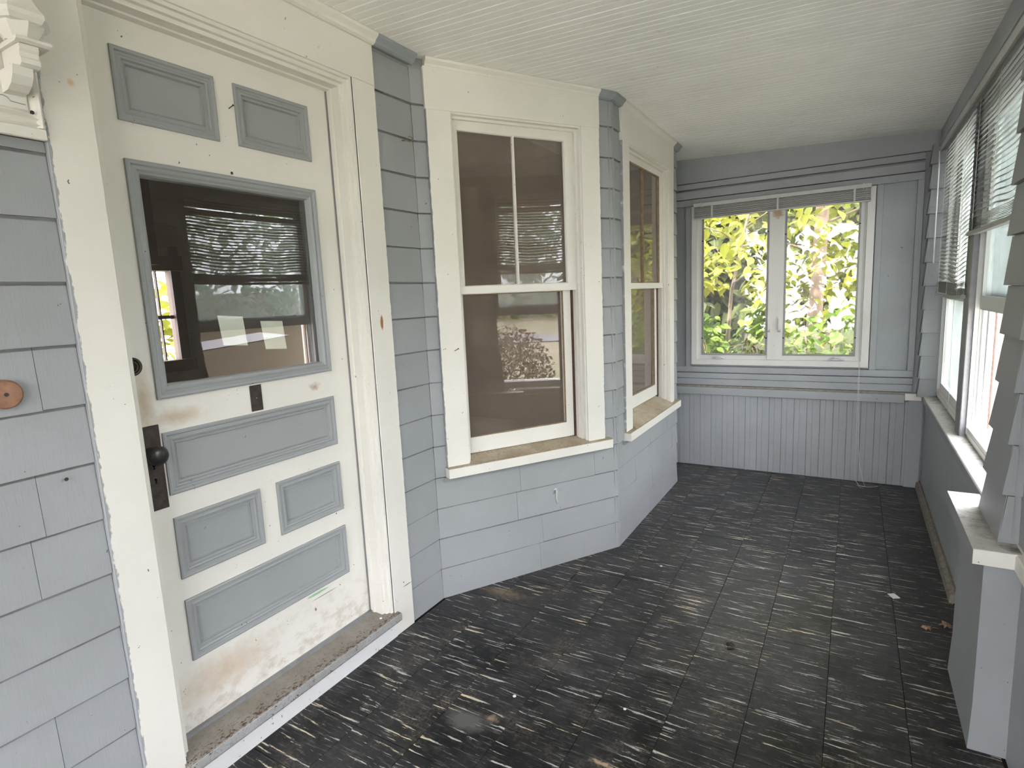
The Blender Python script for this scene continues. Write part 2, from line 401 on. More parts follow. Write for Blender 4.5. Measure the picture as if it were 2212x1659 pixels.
# ------------------------------------------------------------------ shingles
CZ = .1535
def shingles(parent, fr, u0, u1, z0, z1, widths=(.22, .5), seed=0, mat='grey_wall', skew=0, k0=0, flat=.011, clip=None, gap=.0006):
    """courses of shingles on one wall face, each shingle its own wedge"""
    r = random.Random(seed); k = int(math.floor((z0 + 1e-6) / CZ))
    while k * CZ < z1 - .004:
        a, b = max(k * CZ + .0012, z0), min((k + 1) * CZ + .0005, z1)
        u = u0
        while u < u1 - .004:
            w = r.uniform(*widths); e = u + w
            if u1 - e < .07: e = u1
            j1, j2 = (r.uniform(-.0022, .0022) for _ in range(2)) if a > .01 else (0, 0)
            db = flat + r.uniform(-.0012, .0012); dt = flat - .007
            m = MB(); p, q = u + (gap if u > u0 else 0), e - (gap if e < u1 else 0)
            m.hexa([fr(p, a + j1, -.004), fr(q, a + j2, -.004), fr(q, b, -.004), fr(p, b, -.004), fr(p, a + j1, db), fr(q, a + j2, db), fr(q, b, dt), fr(p, b, dt)])
            m.build('shingle', mat, parent); u = e
        k += 1

# ------------------------------------------------------------------ left wall: door wall, bay
wl = MB()
wl.box(FD, -1.6, .80, -.05, 2.62, -.11, -.018).box(FD, 1.74, 2.09, -.05, 2.62, -.11, -.018).box(FD, .80, 1.74, 2.31, 2.62, -.11, -.018)
wl = wl.build('wall_left', 'grey'); struct(wl, 'house wall of grey painted shingles around the white panel door', 'wall')
FS = F((-1.697, 0, 0), (0, 1, 0), (1, 0, 0))
shingles(wl, FS, .10, .694, 0, 1.868, (.34, .66), 3)
shingles(wl, FS, 1.853, 2.085, 0, 2.452, (.3, .5), 5)

wa = MB()
wa.box(FA, -.02, 1.10, -.05, .64, -.10, -.006).box(FA, -.02, 1.10, 2.30, 2.62, -.10, -.006).box(FA, -.02, .16, .64, 2.30, -.10, -.006).box(FA, .885, 1.10, .64, 2.30, -.10, -.006)
wa = wa.build('wall_bay_side', 'grey'); struct(wa, 'canted side of the bay in grey shingles below and beside the nearer window', 'wall')
FA0 = F(FA(0, 0, -.004), FA.t, FA.n)
shingles(wa, FA0, 0, LA + .003, 0, .612, (.4, .75), 11)
shingles(wa, FA0, 0, .062, .612, 2.45, (.3, .5), 12)
shingles(wa, FA0, .986, LA + .003, .612, 2.45, (.3, .5), 13)

wb = MB()
wb.box(FB, 2.98, 4.28, -.05, .63, -.10, -.006).box(FB, 2.98, 4.28, 2.28, 2.62, -.10, -.006).box(FB, 2.98, 3.22, .63, 2.28, -.10, -.006).box(FB, 4.09, 4.28, .63, 2.28, -.10, -.006)
wb = wb.build('wall_bay_front', 'grey'); struct(wb, 'front of the bay in grey shingles around the farther narrow looking window', 'wall')
FB0 = F((-1.124, 0, 0), (0, 1, 0), (1, 0, 0))
CY = 4.285
shingles(wb, FB0, 2.997, CY, 0, .625, (.22, .42), 21)
shingles(wb, FB0, 2.997, 3.122, .625, 2.44, (.3, .5), 22)
shingles(wb, FB0, 4.158, CY, .625, 2.44, (.3, .5), 23)
FC = F((-1.12, CY, 0), (-.57, .915, 0), (.915, .57, 0))
wc = MB().box(FC, 0, .62, -.05, 2.6, -.10, -.006).build('wall_bay_far', 'grey'); struct(wc, 'far canted side of the bay, hidden behind its front', 'wall')
shingles(wc, F(FC(0, 0, -.004), FC.t, FC.n), 0, .52, 0, 2.42, (.25, .35), 24)

# crown along the ceiling: white above door and windows, grey over the shingles between
def crown(n, fr, u0, u1, mat, label, drop=0):
    zt = (zc(*fr((u0 + u1) / 2, 0).xy))
    zl, zr = zc(*fr(u0, 0).xy), zc(*fr(u1, 0).xy)
    pr = [(0, -.004), (0, .036), (-.006, .040), (-.014, .036), (-.026, .022), (-.034, .018), (-.040, .008), (-.040, -.004)]
    m = MB().rings([[fr(u, zz + z + .002, d + .002) for z, d in pr] for u, zz in ((u0, zl), (u1, zr))])
    return struct(m.build('trim_%d' % n, mat), label, 'trim')
crown(1, FD, .60, 1.852, 'white', 'white crown strip under the ceiling above the door')
crown(2, FD, 1.852, 2.087, 'grey_crown', 'grey painted crown strip between the door and the nearer window')
crown(3, FA, .066, .990, 'white', 'white crown strip under the ceiling above the nearer bay window')
crown(4, FA, .990, LA + .012, 'grey_crown', 'grey crown strip left of the bay corner at the ceiling')
crown(5, FB, 2.99, 3.128, 'grey_crown', 'grey crown strip right of the bay corner at the ceiling')
crown(6, FB, 3.128, 4.160, 'white', 'white crown strip under the ceiling above the farther bay window')
crown(7, FB, 4.160, CY + .02, 'grey_crown', 'short grey crown end at the bay far corner')

# ------------------------------------------------------------------ door 1
dr = empty('door_1'); struct(dr, 'white panelled front door with grey panels and a large glass light', 'door')
def dbox(u0, u1, z0, z1, name): MB().box(FP, u0, u1, z0, z1, -.04, 0).build(name, 'door_white', dr)
DL, DRr, DB, DT = .812, 1.678, .118, 2.277
rows = [(2.183, 1.987), (1.884, 1.196), (1.094, .899), (.826, .626), (.555, .349)]
dbox(DL, .914, DB, DT, 'stile'); dbox(1.582, DRr, DB, DT, 'stile')
zt = DT
for a_, b_ in rows: dbox(.914, 1.582, a_, zt, 'rail'); zt = b_
dbox(.914, 1.582, DB, zt, 'rail')
dbox(1.214, 1.2825, 1.987, 2.183, 'mullion'); dbox(1.214, 1.2825, .626, .826, 'mullion')
PP = [(0, .0), (0, .007), (.004, .009), (.010, .008), (.013, .003), (.019, .003), (.023, .006), (.028, .004), (.031, -.004), (.037, -.005), (.040, -.002), (.043, -.010)]
for u0, u1, z0, z1 in ((.914, 1.214, 1.987, 2.183), (1.2825, 1.582, 1.987, 2.183), (.914, 1.582, .899, 1.094), (.914, 1.214, .626, .826), (1.2825, 1.582, .626, .826), (.914, 1.582, .349, .555)):
    pn = MB().box(FP, u0, u1, z0, z1, -.035, -.010).build('panel', 'grey_panel', dr)
    MB().loop(FP, u0, u1, z0, z1, PP, -.02).build('moulding', 'grey_panel', pn)
GP = [(0, 0), (0, .010), (.005, .013), (.011, .012), (.015, .006), (.021, .007), (.026, .010), (.031, .004), (.036, .002), (.040, -.010)]
gf = MB().loop(FP, .914, 1.582, 1.196, 1.884, GP, -.04).build('glass_frame', 'grey_panel', dr)
MB().box(FP, .953, 1.543, 1.235, 1.845, -.014, -.010).build('pane', 'glass_door', gf)
# lock plate, knob, keyholes
ep = MB().box(FP, .845, .908, .866, 1.123, 0, .004).build('lock_plate', 'iron', dr, bevel=.0012)
MB().lathe(FP(.872, 1.04, .004), FP.n, [(.020, 0), (.021, .004), (.013, .008), (.010, .022), (.012, .028), (.024, .034), (.029, .042), (.029, .050), (.022, .058), (.008, .061)], 24).build('knob', 'knob', ep, True, label='round black door knob')
for zk in (1.003, .960): MB().lathe(FP(.879, zk, .0035), FP.n, [(.0042, 0), (.0042, .001)], 10).box(FP, .877, .881, zk - .012, zk, .0035, .0045).build('keyhole', 'black', ep)
lk = MB().lathe(FP(.858, 1.302, 0), FP.n, [(.027, 0), (.027, .006), (.024, .009), (.019, .008), (.018, .004), (.013, .004), (.012, .008), (.004, .009)], 28).build('night_latch', 'bronze', dr, True)
MB().box(FP, .8565, .8595, 1.292, 1.308, .008, .0098).build('key_slot', 'black', lk)
tp = MB().box(FP, 1.221, 1.266, 1.100, 1.190, 0, .004).build('bell_plate', 'iron', dr, bevel=.0012, label='small dark blank plate under the glass')
MB().lathe(FP(1.243, 1.145, .004), FP.n, [(.003, 0), (.002, .0015)], 8).build('rivet', 'brass', tp)
# jamb, stepped
jm = MB().loop(FD, .794, 1.731, .09, 2.311, [(0, -.004), (0, -.008), (.012, -.010), (.013, -.022), (.026, -.024), (.028, -.036), (.0395, -.038), (.041, -.075), (.046, -.077), (.049, -.105)], -.11, True).build('jamb', 'white', dr)
MB().box(FD, 1.682, 1.6885, .11, 2.275, -.100, -.094).build('weather_strip', 'rail_grey', dr)
# casing boards
MB().box(FD, .695, .806, -.002, 2.311, -.016, 0).build('casing', MAT['casing_left'], dr, bevel=.0015)
MB().box(FD, 1.731, 1.852, -.002, 2.308, -.016, 0).build('casing', MAT['casing_right'], dr, bevel=.0015)
MB().box(FD, .695, 1.852, 2.309, 2.470, -.016, 0).build('head_casing', 'white', dr, bevel=.001)
# threshold
ds = empty('door_sill'); struct(ds, 'worn grey brown threshold board with white riser under the door', 'door sill')
MB().rings([[FD(u, z, d) for d, z in ((-.16, .098), (-.16, .124), (.018, .107), (.022, .103), (.022, .074), (.016, .070), (-.01, .070))] for u in (.800, 1.748)]).build('threshold', 'threshold_top', ds)
MB().rings([[FD(u, z, d) for d, z in ((.016, .1075), (.0225, .104), (.0232, .098), (.0232, .078), (.020, .072), (.014, .0715))] for u in (.799, 1.749)]).build('nosing', 'threshold_nose', ds)
MB().rings([[FD(u, z, d) for d, z in ((-.10, .126), (-.084, .128), (-.082, .116), (-.10, .116))] for u in (.813, 1.680)]).build('weather_bar', 'rail_grey', ds)
MB().box(FD, .805, 1.732, 0, .0715, -.016, .004).build('riser', 'riser', ds)

# ------------------------------------------------------------------ two papers behind the door glass
FN = F((-1.793, 0, 0), (0, 1, 0), (1, 0, 0))
def note(p, label, curl):
    m = MB(); m.hexa([FN(*q, 0) for q in p] + [FN(*q, .0006) for q in p])
    o = m.build('paper_note', 'paper'); tag(o, label, 'paper', 'papers taped behind the door glass'); return o
note([(1.156, 1.336), (1.245, 1.328), (1.237, 1.427), (1.146, 1.435)], 'left pale paper square taped inside the door glass', 1)
note([(1.314, 1.308), (1.402, 1.301), (1.394, 1.403), (1.303, 1.408)], 'right pale paper square taped inside the door glass, slightly lower', 0)

# ------------------------------------------------------------------ bay windows (double hung)
def pane_frame(fr, u, deg):
    """the wall's frame turned a little about an upright through u: old panes sit slightly askew in their rebates"""
    r = Matrix.Rotation(math.radians(deg), 3, 'Z'); t, n = r @ fr.t, r @ fr.n; c = fr.o + fr.t * u - fr.n * .06
    return F(c + n * .06 - t * u, t, n)
def bay_window(n, fr, o0, o1, i0, i1, zh, zs, zbot, gl, sh, label, putty, d0=.018, tilt=0):
    """o0..o1 casing outer, i0..i1 opening, zh underside of head board, gl: glass of upper and lower sash"""
    w = empty('window_%d' % n); struct(w, label, 'window')
    ea = trim_white('casing paint %d' % n, [(fr(o0, 0, 0), fr.t, .006)]).mat
    eb = trim_white('casing paint %d b' % n, [(fr(o1, 0, 0), -fr.t, .006)]).mat
    MB().box(fr, o0, i0, zs - .004, zh, -.004, d0).build('casing', ea, w, bevel=.0012)
    MB().box(fr, i1, o1, zs - .004, zh, -.004, d0).build('casing', eb, w, bevel=.0012)
    MB().box(fr, o0 - .002, o1 + .002, zh, zc(*fr((o0 + o1) / 2, 0).xy) - .02, -.004, d0).build('head_casing', 'white', w, bevel=.0012)
    # stepped jamb: outer reveal, parting beads
    MB().loop(fr, i0 - .006, i1 + .004, zs - .02, zh + .004, [(0, .004), (0, .012), (.012, .010), (.013, -.012), (.024, -.014), (.025, -.030), (.0295, -.031), (.030, -.07)], -.075, True).build('jamb', 'white', w)
    (a0, a1, az0, az1), (b0, b1, bz0, bz1) = gl
    # upper sash
    us = MB(); us.box(fr, i0 + .004, a0, az0 - .03, zh - .012, -.055, -.030).box(fr, a1, i1 - .020, az0 - .03, zh - .012, -.055, -.030).box(fr, a0, a1, az1, zh - .012, -.055, -.030).box(fr, i0 + .004, i1 - .020, az0 - .036, az0, -.056, -.026)
    us = us.build('upper_sash', 'white', w, bevel=.001)
    mc = (a0 + a1) / 2 - .006
    MB().vsweep(fr, [(mc, -.042), (mc + .003, -.032), (mc + .010, -.032), (mc + .013, -.042), (mc + .013, -.054), (mc, -.054)], az0, az1).build('muntin', 'white' if not putty else 'putty', us)
    fg = pane_frame(fr, (a0 + a1) / 2, tilt)
    for q0, q1 in ((a0, mc + .002), (mc + .011, a1)):
        MB().box(fg, q0 - .003, q1 + .003, az0 - .003, az1 + .003, -.046, -.043).build('pane', 'glass', us)
    MB().loop(fr, a0 - .001, a1 + .001, az0 - .001, az1 + .001, [(0, -.031), (.004, -.034), (.006, -.042)], -.0425).build('putty', 'putty' if putty else 'white', us)
    # lower sash, set back
    ls = MB(); ls.box(fr, i0 + .004, b0, bz0 - .078, bz1 + .03, -.090, -.060).box(fr, b1, b1 + .046, bz0 - .078, bz1 + .03, -.090, -.060).box(fr, b0, b1, bz0 - .078, bz0, -.090, -.060).box(fr, b0, b1, bz1, bz1 + .03, -.090, -.060)
    ls = ls.build('lower_sash', 'white', w, bevel=.001)
    MB().box(pane_frame(fr, (b0 + b1) / 2, tilt), b0 - .001, b1 + .001, bz0 - .003, bz1 + .003, -.077, -.074).build('pane', 'glass', ls)
    MB().loop(fr, b0 - .001, b1 + .001, bz0 - .001, bz1 + .001, [(0, -.0605), (.003, -.062), (.005, -.072)], -.0725).build('putty', 'putty', ls)
    MB().box(fr, b1 + .046, i1 - .012, zs, az0 - .03, -.092, -.058).build('sash_channel', 'rust_wood', w, label='bare brown sash channel')
    # sill, sloped, dirty on top and white on its face
    MB().rings([[fr(u, z, d) for d, z in ((-.09, bz0 - .076), (-.09, bz0 - .10), (.0, zs - .04), (d0 + .03, zs - .04), (d0 + .03, zs - .002))] for u in (i0 - .002, i1 + .001)]).build('sill', 'sill_dirty', w)
    MB().box(fr, sh[0], sh[1], zs - .049, zs - .003, -.004, d0 + .032).build('sill_nose', 'white', w, bevel=.0015)
    MB().box(fr, sh[0] + .001, sh[1] - .001, zs - .0029, zs + .0012, -.002, d0 + .030).build('sill_top', 'sill_dirty', w)
    MB().box(fr, sh[0] - .012, sh[1] - .02, zs - .066, zs - .049, -.004, .018).build('sill_apron', 'grey_trim', w)
    return w
bay_window(1, FA, .060, .990, .176, .877, 2.284, .659, .61, ((.222, .808, 1.512, 2.222), (.218, .791, .765, 1.474)), (.052, 1.019),
           'nearer white double hung window on the canted bay side, two panes over one', False, tilt=2.2)
bay_window(2, FB, 3.122, 4.158, 3.234, 4.050, 2.262, .650, .61, ((3.290, 3.975, 1.505, 2.205), (3.290, 3.945, .80, 1.472)), (3.110, 4.225),
           'farther white double hung window on the bay front with brown putty', True)

# ------------------------------------------------------------------ end wall
we = MB()
we.box(FE, -1.95, -1.10, -.05, 2.62, -.10, -.018).box(FE, .09, .62, -.05, 2.62, -.10, -.018).box(FE, -1.10, .09, -.05, .86, -.10, -.018).box(FE, -1.10, .09, 2.08, 2.62, -.10, -.018)
we = we.build('wall_end', 'grey_end'); struct(we, 'grey panelled end wall with beadboard below the casement window', 'wall')
pr = [(0, -.018), (0, -.0035), (.0022, 0), (.034, 0), (.036, -.0015), (.038, 0), (.0842, 0), (.0864, -.0035), (.0864, -.018)]
bbm = MB().rings([[(u, -d, z) for u, d in pr] for z in (.004, .612)]).mesh('beadboard', 'grey_end')
u = -1.66
while u < .40:
    inst('beadboard', bbm, we, (u, 4.772 + R.uniform(-.0006, .0006), 0)); u += .0868
def eb(name, u0, u1, z0, z1, d0, d1, mat='grey_end'): return MB().box(FE, u0, u1, z0, z1, d0, d1).build(name, mat, we, bevel=.0015)
X0, X1 = -1.66, .372
eb('chair_rail', X0, .33, .606, .664, -.02, .030); eb('rail_cap', X0, .33, .664, .680, -.02, .018, 'dirtgrey')
eb('rail', X0, X1, .682, .733, -.02, .010); eb('rail', X0, X1, .736, .780, -.02, .016); eb('rail', X0, X1, .786, .832, -.02, .022)
eb('corner_post', .352, .440, 0, .645, -.02, .006)
eb('corner_block', .330, .425, .630, .676, -.02, .050, 'white')
eb('trim_post', .337, .374, .832, 2.14, -.02, .014); eb('trim_post', -1.166, -1.124, .832, 2.10, -.02, .014); eb('trim_post', .112, .150, .832, 2.10, -.02, .010)
eb('side_panel', .150, .337, .832, 2.10, -.02, -.008); eb('side_panel', -1.66, -1.166, .832, 2.10, -.02, -.008)
eb('beam', X0, X1, 2.095, 2.143, -.02, .020); eb('beam', X0, X1, 2.148, 2.205, -.02, .030); eb('beam', X0, X1, 2.222, 2.262, -.02, .018)
eb('fascia', X0, .50, 2.270, 2.52, -.02, .004)

# casement window 3
w3 = empty('window_3'); struct(w3, 'white casement window pair in the end wall looking onto trees', 'window')
MB().loop(FE, -1.122, .106, .846, 2.090, [(0, -.03), (0, .020), (.004, .024), (.046, .024), (.048, .012)], -.03).build('window_frame', 'white_win', w3)
cm = M('stained mullion paint', .4, .3); c_ = paint('x', (.66, .645, .62), .4, (4, 4, 30), .04, .3, rand=0, bumpk=.08)
c_.col(c_.spot(c_.c, (-.50, 4.75, 1.975), (.045, .1, .05), (.44, .31, .21), .6, .8, 40)); c_.mat.name = 'stained mullion paint'
MB().box(FE, -.556, -.452, .894, 2.042, -.03, .022).build('mullion', c_.mat, w3, bevel=.002)
for s_, (g0, g1) in enumerate(((-1.028, -.572), (-.437, .012))):
    sx0, sx1 = (-1.074, -.556) if s_ == 0 else (-.452, .058)
    sa = MB(); sa.box(FE, sx0, g0 - .010, .894, 2.042, -.025, .012).box(FE, g1 + .010, sx1, .894, 2.042, -.025, .012).box(FE, g0 - .01, g1 + .01, .894, .928, -.025, .012).box(FE, g0 - .01, g1 + .01, 2.010, 2.042, -.025, .012)
    sa = sa.build('sash', 'white_win', w3)
    MB().loop(FE, g0 - .012, g1 + .012, .926, 2.012, [(0, .008), (0, .016), (.010, .016), (.012, .006)], .0).build('screen_frame', 'rail_grey', sa)
    MB().box(FE, g0 - .005, g1 + .005, .933, 2.005, -.008, -.004).build('pane', 'glass_clear', sa)
    for uu, zz_ in ((g0 - .008, 1.82), (g1 + .008, 1.85), (g0 - .008, 1.06), (g1 + .008, 1.06)):
        MB().box(FE, uu - .005, uu + .005, zz_ - .004, zz_ + .004, .014, .020).build('clip', 'black', sa)
for u_ in (-.546, -.474):
    l_ = MB().rings([[FE(u_ + dx, z, d) for dx, d in ((-.007, .02), (-.006, dd), (.006, dd), (.007, .02))] for z, dd in ((1.110, .024), (1.122, .034), (1.165, .040), (1.205, .036), (1.218, .026))]).build('latch', 'white_win', w3)
    MB().box(FE, u_ - .009, u_ + .009, 1.105, 1.128, .02, .026).build('latch_base', 'rail_grey', l_)
for u_ in (-.905, -.090):
    k_ = MB().rings([[FE(u_ + dx, .905 + dz * sc, .022 + dd) for dx, dz, dd in ((-.055 * sc, 0, 0), (-.03 * sc, .012, 0), (.03 * sc, .012, 0), (.055 * sc, 0, 0), (.03 * sc, -.010, 0), (-.03 * sc, -.010, 0))] for sc, dd_ in ((1, 0),)] +
                    [[FE(u_ + dx, .905 + dz, .040) for dx, dz in ((-.03, 0), (-.018, .008), (.018, .008), (.03, 0), (.018, -.007), (-.018, -.007))]]).build('crank', 'vinyl', w3)
    MB().tube([FE(u_ - .028, .912, .044), FE(u_ - .005, .920, .052), FE(u_ + .012, .918, .050), FE(u_ + .045, .900, .042)], [.006, .007, .006, .005], 6).build('crank_handle', 'vinyl', k_, True)

# raised blind over it
b3 = empty('raised_blind'); b3.location = (0, 0, 0)
tag(b3, 'raised grey white mini blind bunched above the end wall casement window', 'blind')
MB().box(FE, -1.098, .078, 2.078, 2.106, .026, .056).build('head_rail', 'blind_rail', b3, bevel=.002)
for k in range(17):
    z = 2.074 - k * .0042 - .0008 * (k % 3)
    sag = lambda u: -.012 * math.exp(-((u + 1.10) / .4) ** 2) * k / 17 - .006 * math.exp(-((u - .08) / .3) ** 2) * k / 17
    us_ = [-1.094 + 1.168 * i / 8 for i in range(9)]
    m = MB().rings([[FE(u, z + sag(u) + dz, d) for d, dz in ((.030, 0), (.042, .0022), (.054 + .001 * (k % 2), 0), (.054, -.0030), (.030, -.0030))] for u in us_])
    m.build('slat', 'slat_grey', b3)
MB().rings([[FE(u, z + s_, d) for d, z in ((.030, 1.986), (.030, 1.998), (.054, 1.998), (.054, 1.986))] for u, s_ in ((-1.094, -.002), (-.5, .006), (.074, .002))]).build('bottom_rail', 'blind_rail', b3)
for u_ in (-.96, -.50, -.02): MB().box(FE, u_ - .006, u_ + .006, 1.990, 2.080, .054, .056).build('ladder_tape', 'blind_rail', b3)
for u_ in (-1.04, .03): MB().box(FE, u_ - .004, u_ + .004, 2.074, 2.112, .050, .060).build('bracket', 'blind_rail', b3)
cp = [(.045, 2.08, .050), (.046, 1.6, .042), (.048, 1.0, .044), (.050, .70, .046), (.055, .3, .060), (.052, .12, .075), (.058, .040, .10), (.085, .012, .13), (.13, .008, .13), (.18, .008, .11), (.20, .010, .09)]
MB().tube([FE(*q) for q in cp], .0016, 5).build('cord', 'cord', b3, True)
cp = [(.052, 2.08, .050), (.053, 1.0, .046), (.056, .70, .048), (.066, .35, .070), (.080, .16, .09), (.105, .05, .12), (.12, .012, .14), (.09, .009, .16), (.07, .02, .14)]
MB().tube([FE(*q) for q in cp], .0016, 5).build('cord', 'cord', b3, True)

# ------------------------------------------------------------------ right wall
wr = MB()
wr.box(FR, 1.86, 2.15, .6, 2.3, -.12, 0).box(FR, .60, 4.90, -.05, .62, -.10, 0).box(FR, .60, 4.90, 2.28, 2.62, -.10, .004).box(FR, 2.15, 2.41, .6, 2.3, -.12, -.0).box(FR, 4.69, 4.90, .6, 2.3, -.10, -.04)
wr = wr.build('wall_right', 'grey_end'); struct(wr, 'grey outer porch wall with a row of windows above a low board wall', 'wall')
# near pier: upper shingled post
PX = .418
MB().box(FR, 2.165, 2.405, .655, 2.45, 0, .45 - PX - .012).build('pier_core', 'grey', wr)
def flared(parent, fr, u0, u1, z0, z1, off=0, seed=0, flat=.016, fl=(0, 0, 0), tin=0):
    """courses of shingles; the lowest ones kick outwards by fl = (d, left, right)"""
    k = int(z0 / CZ) - 1; r = random.Random(seed)
    kick = lambda z: max(0, (1.25 - z) / .6) ** 1.3
    while k * CZ + off < z1:
        a_, b_ = max(k * CZ + off + .003, z0), min((k + 1) * CZ + off + .0005, z1)
        if b_ > a_ + .01:
            j = r.uniform(-.002, .002); p, q = kick(a_), kick(b_)
            MB().hexa([fr(u0 - fl[1] * p, a_, -.004), fr(u1 + fl[2] * p, a_, -.004), fr(u1 + fl[2] * q, b_, -.004), fr(u0 - fl[1] * q + tin, b_, -.004),
                       fr(u0 - fl[1] * p, a_, flat + j + fl[0] * p), fr(u1 + fl[2] * p, a_, flat + j + fl[0] * p), fr(u1 + fl[2] * q, b_, flat - .013 + fl[0] * q), fr(u0 - fl[1] * q + tin, b_, flat - .013 + fl[0] * q)]).build('shingle', 'grey', parent)
        k += 1
FU = F((PX + .010, 0, 0), (0, 1, 0), (-1, 0, 0)); FV = F((0, 2.160, 0), (1, 0, 0), (0, -1, 0))
flared(wr, FU, 2.146, 2.412, .657, 2.42, .035, 1, .016, (.012, .004, .05))
flared(wr, FV, PX - .006, .60, .657, 2.42, .035, 2, .016, (0, .012, 0), .012)
# lower post with its cap
MB().rings([[(x, y, z) for x, y in ((.362 - e, 2.075 - e), (.52, 2.075 - e), (.52, 2.50 + e), (.362 - e, 2.50 + e))] for z, e in ((0, .006), (.15, 0), (.612, 0))]).build('pier', 'grey', wr)
pc = MB().wbox(.332, .452, 2.061, 2.612, .609, .655).build('pier_cap', 'grey', wr, bevel=.002)
MB().wbox(.332, .452, 2.060, 2.612, .6548, .6575).build('cap_top', 'cap_grime', pc)
MB().wbox(.332, .452, 2.0575, 2.0612, .611, .657).build('cap_end', 'white', pc)
# far pier: flared shingles on the little return beside the end wall
FW = F((0, 4.690, 0), (1, 0, 0), (0, -1, 0)); FX = F((.408, 0, 0), (0, 1, 0), (-1, 0, 0))
MB().wbox(.412, .52, 4.692, 4.775, .66, 2.30).build('pier_core', 'grey', wr)
flared(wr, FW, .402, .500, .664, 2.30, .02, 3)
flared(wr, FX, 4.680, 4.775, .664, 2.30, .02, 4)
# sills
s1 = MB().rings([[(x, y, z) for x, z in ((.428, .628), (.428, .662), (.432, .667), (.53, .680), (.53, .628))] for y in (2.56, 4.76)]).build('window_sill', 'grey', wr)
MB().rings([[(x, y, z) for x, z in ((.4295, .6640), (.432, .6682), (.528, .6815), (.528, .6790))] for y in (2.562, 4.758)]).build('sill_grime', 'sill_grime', s1)
MB().rings([[(x, y, z) for x, z in ((.428, .610), (.428, .652), (.432, .656), (.53, .668), (.53, .610))] for y in (.62, 2.14)]).build('window_sill', 'white', wr)
# head board
MB().box(FR, .62, 4.70, 2.275, 2.30, .0, .020).build('head_board', 'grey_end', wr)
bb = MB().rings([[(x, y, z) for x, z in ((.452, 0), (.452, .055), (.440, .058), (.436, .046), (.424, .040), (.422, 0))] for y in (3.06, 4.765)]).build('baseboard_right', 'dirtgrey')
struct(bb, 'dingy strip along the foot of the right wall', 'baseboard')

def right_window(n, y0, y1, label, raised, mat_pane='glass_dusty'):
    w = empty('window_%d' % n); struct(w, label, 'window')
    FQ = F((.505, 0, 0), (0, 1, 0), (-1, 0, 0))
    # frame with tracks in its jambs
    MB().loop(FQ, y0, y1, .690, 2.275, [(0, -.12), (0, .006), (.016, .006), (.017, -.012), (.023, -.012), (.024, -.05), (.030, -.05), (.031, -.12)], -.125).build('window_frame', 'vinyl', w)
    for yy, sg in ((y0 + .031, 1), (y1 - .031, -1)):
        for d0, d1, mt in ((-.030, -.022, 'rail_grey'), (-.052, -.044, 'rail_grey'), (-.100, -.076, 'tan_jamb'), (-.076, -.070, 'rust_wood')):
            MB().box(FQ, min(yy, yy + sg * .007), max(yy, yy + sg * .007), .705, 2.24, d0, d1).build('track', mt, w)
    MB().box(FQ, y0 + .02, y1 - .02, .668, .726, -.14, .004).build('inner_sill', 'white', w, bevel=.002)
    zs = 1.315
    def sash(z0, z1, d, name, rb=.055):
        a0, a1 = y0 + .030, y1 - .030; s = .042
        o = MB().box(FQ, a0, a0 + s, z0, z1, d - .030, d).box(FQ, a1 - s, a1, z0, z1, d - .030, d).box(FQ, a0 + s, a1 - s, z0, z0 + rb, d - .030, d).box(FQ, a0 + s, a1 - s, z1 - .04, z1, d - .030, d).build(name, 'vinyl', w, bevel=.001)
        MB().box(FQ, a0 + s - .004, a1 - s + .004, z0 + rb - .004, z1 - .036, d - .017, d - .013).build('pane', mat_pane, o)
    sash(1.33, 2.24, -.045, 'upper_sash')
    if raised: sash(1.30, 2.18, -.008, 'lower_sash', .062)
    else: sash(.726, 1.36, -.008, 'lower_sash', .045)
    return w
right_window(4, 3.645, 4.690, 'far window of the right wall with a blind hanging over its top half', False)
right_window(5, 2.360, 3.500, 'right wall window beside the near pier with its lower sash raised', True)
MB().wbox(.45, .63, -1.6, .62, .6, 2.3).wbox(.45, .55, -1.6, .62, -.05, .67).wbox(.45, .55, -1.6, .62, 2.27, 2.62).build('pier_core', 'grey', wr)
right_window(6, .62, 1.86, 'unseen right wall window placed opposite the door to light it', False, 'glass_dusty')  # unseen window, placed and glazed to throw daylight on the door
MB().wbox(.474, .63, 3.500, 3.645, .67, 2.28).build('mullion', 'rail_grey', wr, bevel=.003)

